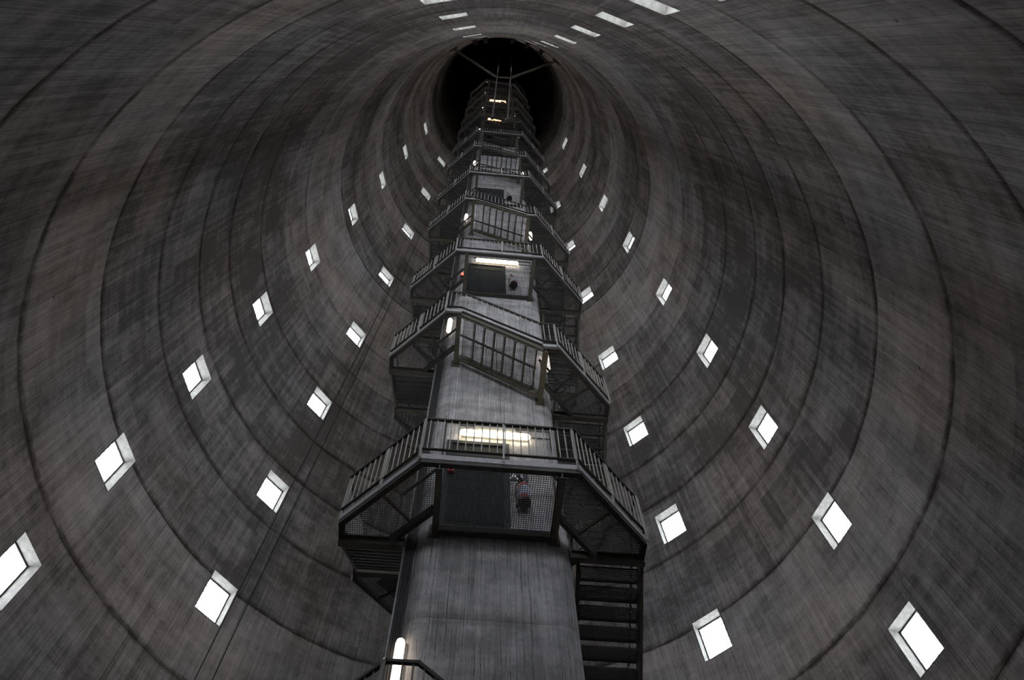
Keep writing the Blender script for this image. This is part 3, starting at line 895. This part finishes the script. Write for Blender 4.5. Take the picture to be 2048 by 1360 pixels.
# red call box on the first door frame, red warning lamp by the second door
cb = shaft_obj('call_box', 'small red box fixed on the frame of the lowest lift door', 'box', -0.70, -HB - 0.035, FLOOR_H + 1.27)
m = MB(); m.box(-0.05, 0.05, -0.05, 0, -0.065, 0.065); m.box(-0.044, 0.044, -0.056, -0.05, -0.058, 0.058); part('case', m, M_red, cb)
m = MB(); m.tube((0, -0.056, 0), (0, -0.07, 0), 0.02, 12); part('button', m, M_black, cb)
wl = shaft_obj('warning_lamp', 'small glowing red dome lamp beside the second lift door', 'lamp', -0.93, -HB, FLOOR_H * 2 + 1.12)
m = MB(); m.tube((0, 0, 0), (0, -0.05, 0), 0.055, 12); part('base', m, M_black, wl)
m = MB(); m.lathe([(0.046, 0.05), (0.046, 0.08), (0.036, 0.105), (0.015, 0.118)], (0, 0, 0), (0, -1, 0), 12); part('dome', m, L_red, wl)

# conduits by the door lamps
for n in (1, 2):
    z = FLOOR_H * n
    t = shaft_obj('lamp_conduit', 'thin grey conduits clipped round the tube lamp above the %s lift door' % ORD[n], 'conduit', 0, -HB, z)
    for za, x0, x1 in ((2.87, -0.86, 0.95), (2.55, 0.62, 0.95), (2.80, -0.62, 0.95)):
        m = MB(); m.tube((x0, -0.02, za), (x1, -0.02, za), 0.011, 6); part('conduit', m, M_cable, t)
    for xa, z0, z1 in ((-0.86, 1.0, 2.87), (0.95, 2.2, 2.87)):
        m = MB(); m.tube((xa, -0.02, z0), (xa, -0.02, z1), 0.011, 6); part('conduit', m, M_cable, t)

# ------------------------------------------------------------------ cable tray and pipe on the cable face
tr = shaft_obj('cable_tray', 'black upright cable ladder running up beside the shaft corner', 'cable tray', -1.145, -0.93, 0)
for x in (-0.048, 0.048):
    m = MB(); m.box(x - 0.012, x + 0.012, -0.035, 0.035, 0.0, 41.5); part('side_rail', m, M_tray, tr)
m = MB()
for i in range(138): m.box(-0.036, 0.036, -0.012, 0.012, 0.15 + 0.3 * i - 0.012, 0.15 + 0.3 * i + 0.012)
part('rungs', m, M_tray, tr)
for i, x in enumerate((-0.022, 0.0, 0.022)):
    m = MB(); m.tube((x, -0.028, 0.0), (x, -0.028, 41.3), 0.013 + 0.002 * (i % 2), 8); part('cable', m, M_cable, tr)
pp = shaft_obj('riser_pipe', 'thin pale grey pipe rising beside the black cable ladder', 'pipe', -1.225, -0.91, 0)
m = MB(); m.tube((0, 0, 0), (0, 0, 41.3), 0.016, 10); part('pipe', m, M_pipe, pp)
for i in range(20):
    z = 1.2 + 2.05 * i
    m = MB(); m.box(-0.025, 0.03, -0.025, 0.025, z - 0.02, z + 0.02); part('clamp', m, M_pipe, pp)

# ------------------------------------------------------------------ conductor cables on the tower wall
for dphi, lab in ((0.062, 'thin dark cable running up the tower wall beside the windows'), (0.105, 'second thin dark cable running up the tower wall beside the windows')):
    m = MB(); p = PHI['B'] + dphi; z = 10.5
    while z < 46:
        r0, r1 = wall_r(z) - 0.02, wall_r(z + 1.2) - 0.02
        pa = p + 0.0009 * (z - 30); pb = p + 0.0009 * (z - 28.8)
        m.tube((r0 * math.sin(pa), r0 * math.cos(pa), z), (r1 * math.sin(pb), r1 * math.cos(pb), z + 1.2), 0.012, 6, caps=False)
        z += 1.2
    off = Vector((9 * math.sin(p), 9 * math.cos(p), 10.5))
    thing('wall_cable', lab, 'cable', Vector((AX, AY, 0)) + off, data=m.mesh('wall_cable', M_cable, off))

# ------------------------------------------------------------------ steel lattice above the concrete shaft
LT0, LT1 = CORE_TOP, 100.0
lat = shaft_obj('lattice_shaft', 'dark steel lattice shaft standing on the concrete shaft', 'tower', 0, 0, LT0)
for sx in (-1, 1):
    for sy in (-1, 1):
        m = MB(); m.box(sx * 0.98 - 0.07, sx * 0.98 + 0.07, sy * 0.98 - 0.07, sy * 0.98 + 0.07, 0, LT1 - LT0); part('post', m, M_steel, lat)
nb = int((LT1 - LT0) / 2.45)
for i in range(1, nb):
    z = i * 2.45
    m = MB()
    for a, b in (((-1, -1), (1, -1)), ((1, -1), (1, 1)), ((1, 1), (-1, 1)), ((-1, 1), (-1, -1))):
        m.bar((a[0] * 0.98, a[1] * 0.98, z), (b[0] * 0.98, b[1] * 0.98, z), 0.09, 0.12)
    part('ring_beam', m, M_steel, lat)
    m = MB()
    for a, b in (((-1, -1), (1, -1)), ((1, -1), (1, 1)), ((1, 1), (-1, 1)), ((-1, 1), (-1, -1))):
        if i % 2: a, b = b, a
        m.bar((a[0] * 0.98, a[1] * 0.98, z), (b[0] * 0.98, b[1] * 0.98, z + 2.45), 0.05, 0.05)
    part('brace', m, M_steel, lat)
for p0, p1, lab in (((-0.22, 4.71, 35.9), (0.30, 4.71, 107.0), 'slim grey hoist rail hanging in front of the stair, cable side'), ((0.42, 4.71, 35.3), (1.75, 4.71, 107.0), 'slim grey hoist rail hanging in front of the stair, plain side')):
    t = thing('hoist_rail', lab, 'rail', p0)
    d = Vector(p1) - Vector(p0)
    m = MB(); m.tube((0, 0, 0), d, 0.036, 8); part('rail', m, M_rail, t)
    m = MB(); m.box(-0.06, 0.06, -0.06, 0.06, -0.2, 0.0); part('end_weight', m, M_steel, t)

def orange_lamp(n):
    z = FLOOR_H * n + 2.0
    t = shaft_obj('fluorescent_lamp', 'lit orange tube lamp on the lattice shaft, %s landing' % ORD[n], 'lamp', -0.08, -1.06, z, 'orange tube lamps on the lattice shaft')
    m = MB(); m.box(-0.75, 0.75, -0.05, 0.0, -0.04, 0.04); part('housing', m, M_lampbody, t)
    m = MB(); m.lathe([(0.03, -0.58), (0.06, -0.55), (0.065, -0.5), (0.065, 0.5), (0.06, 0.55), (0.03, 0.58)], (0, -0.1, 0), (1, 0, 0), 14); part('tube', m, L_orange, t)
    m = MB(); m.box(0.22, 0.46, -0.14, -0.0, -0.42, -0.16); part('ballast_box', m, M_lampbody, t)
orange_lamp(5); orange_lamp(6)

# ------------------------------------------------------------------ beams bracing the lattice to the wall, high up
ZB = 55.2
for pa, tgt, lab in ((-2.607, (-0.08, 4.71), 'dark steel strut from the tower wall to the hoist rail, cable side'), (2.437, (0.79, 4.71), 'dark steel strut from the tower wall to the hoist rail, plain side')):
    r = wall_r(ZB)
    a = Vector((AX + r * math.sin(pa), AY + r * math.cos(pa), ZB)); b = Vector((*tgt, ZB))
    a = a + (b - a).normalized() * 0.02
    t = thing('bracing_strut', lab, 'beam', a)
    d = b - a
    m = MB(); m.bar((0, 0, 0), d, 0.14, 0.16); part('strut', m, M_olive, t)
    m = MB(); e = Vector((math.sin(pa), math.cos(pa), 0)); m.bar(-e * 0.10, -e * 0.02, 0.55, 0.6); part('wall_plate', m, M_steel, t)
t = thing('bracing_strut', 'short steel tie between the two hoist rails at the strut ends', 'beam', (-0.12, 4.71, ZB))
m = MB(); m.bar((0, 0, 0), (0.95, 0, 0), 0.10, 0.12); part('strut', m, M_olive, t)
rnd = random.Random(4)
for i, pa in enumerate((-2.85, -2.98, 2.98, 2.80, 2.62)):
    z = 57.5 + rnd.uniform(-1, 2); r = wall_r(z)
    t = thing('wall_bracket', 'dark steel bracket on the tower wall near the top struts, %s along' % ORD[i + 1], 'bracket', Vector((AX + (r - 0.15) * math.sin(pa), AY + (r - 0.15) * math.cos(pa), z)), -pa, 'brackets near the struts')
    m = MB(); m.box(-0.13, 0.13, -0.2, 0.16, -0.2, 0.2); m.box(-0.2, 0.2, 0.1, 0.16, -0.28, 0.28); part('bracket_plate', m, M_steel, t)
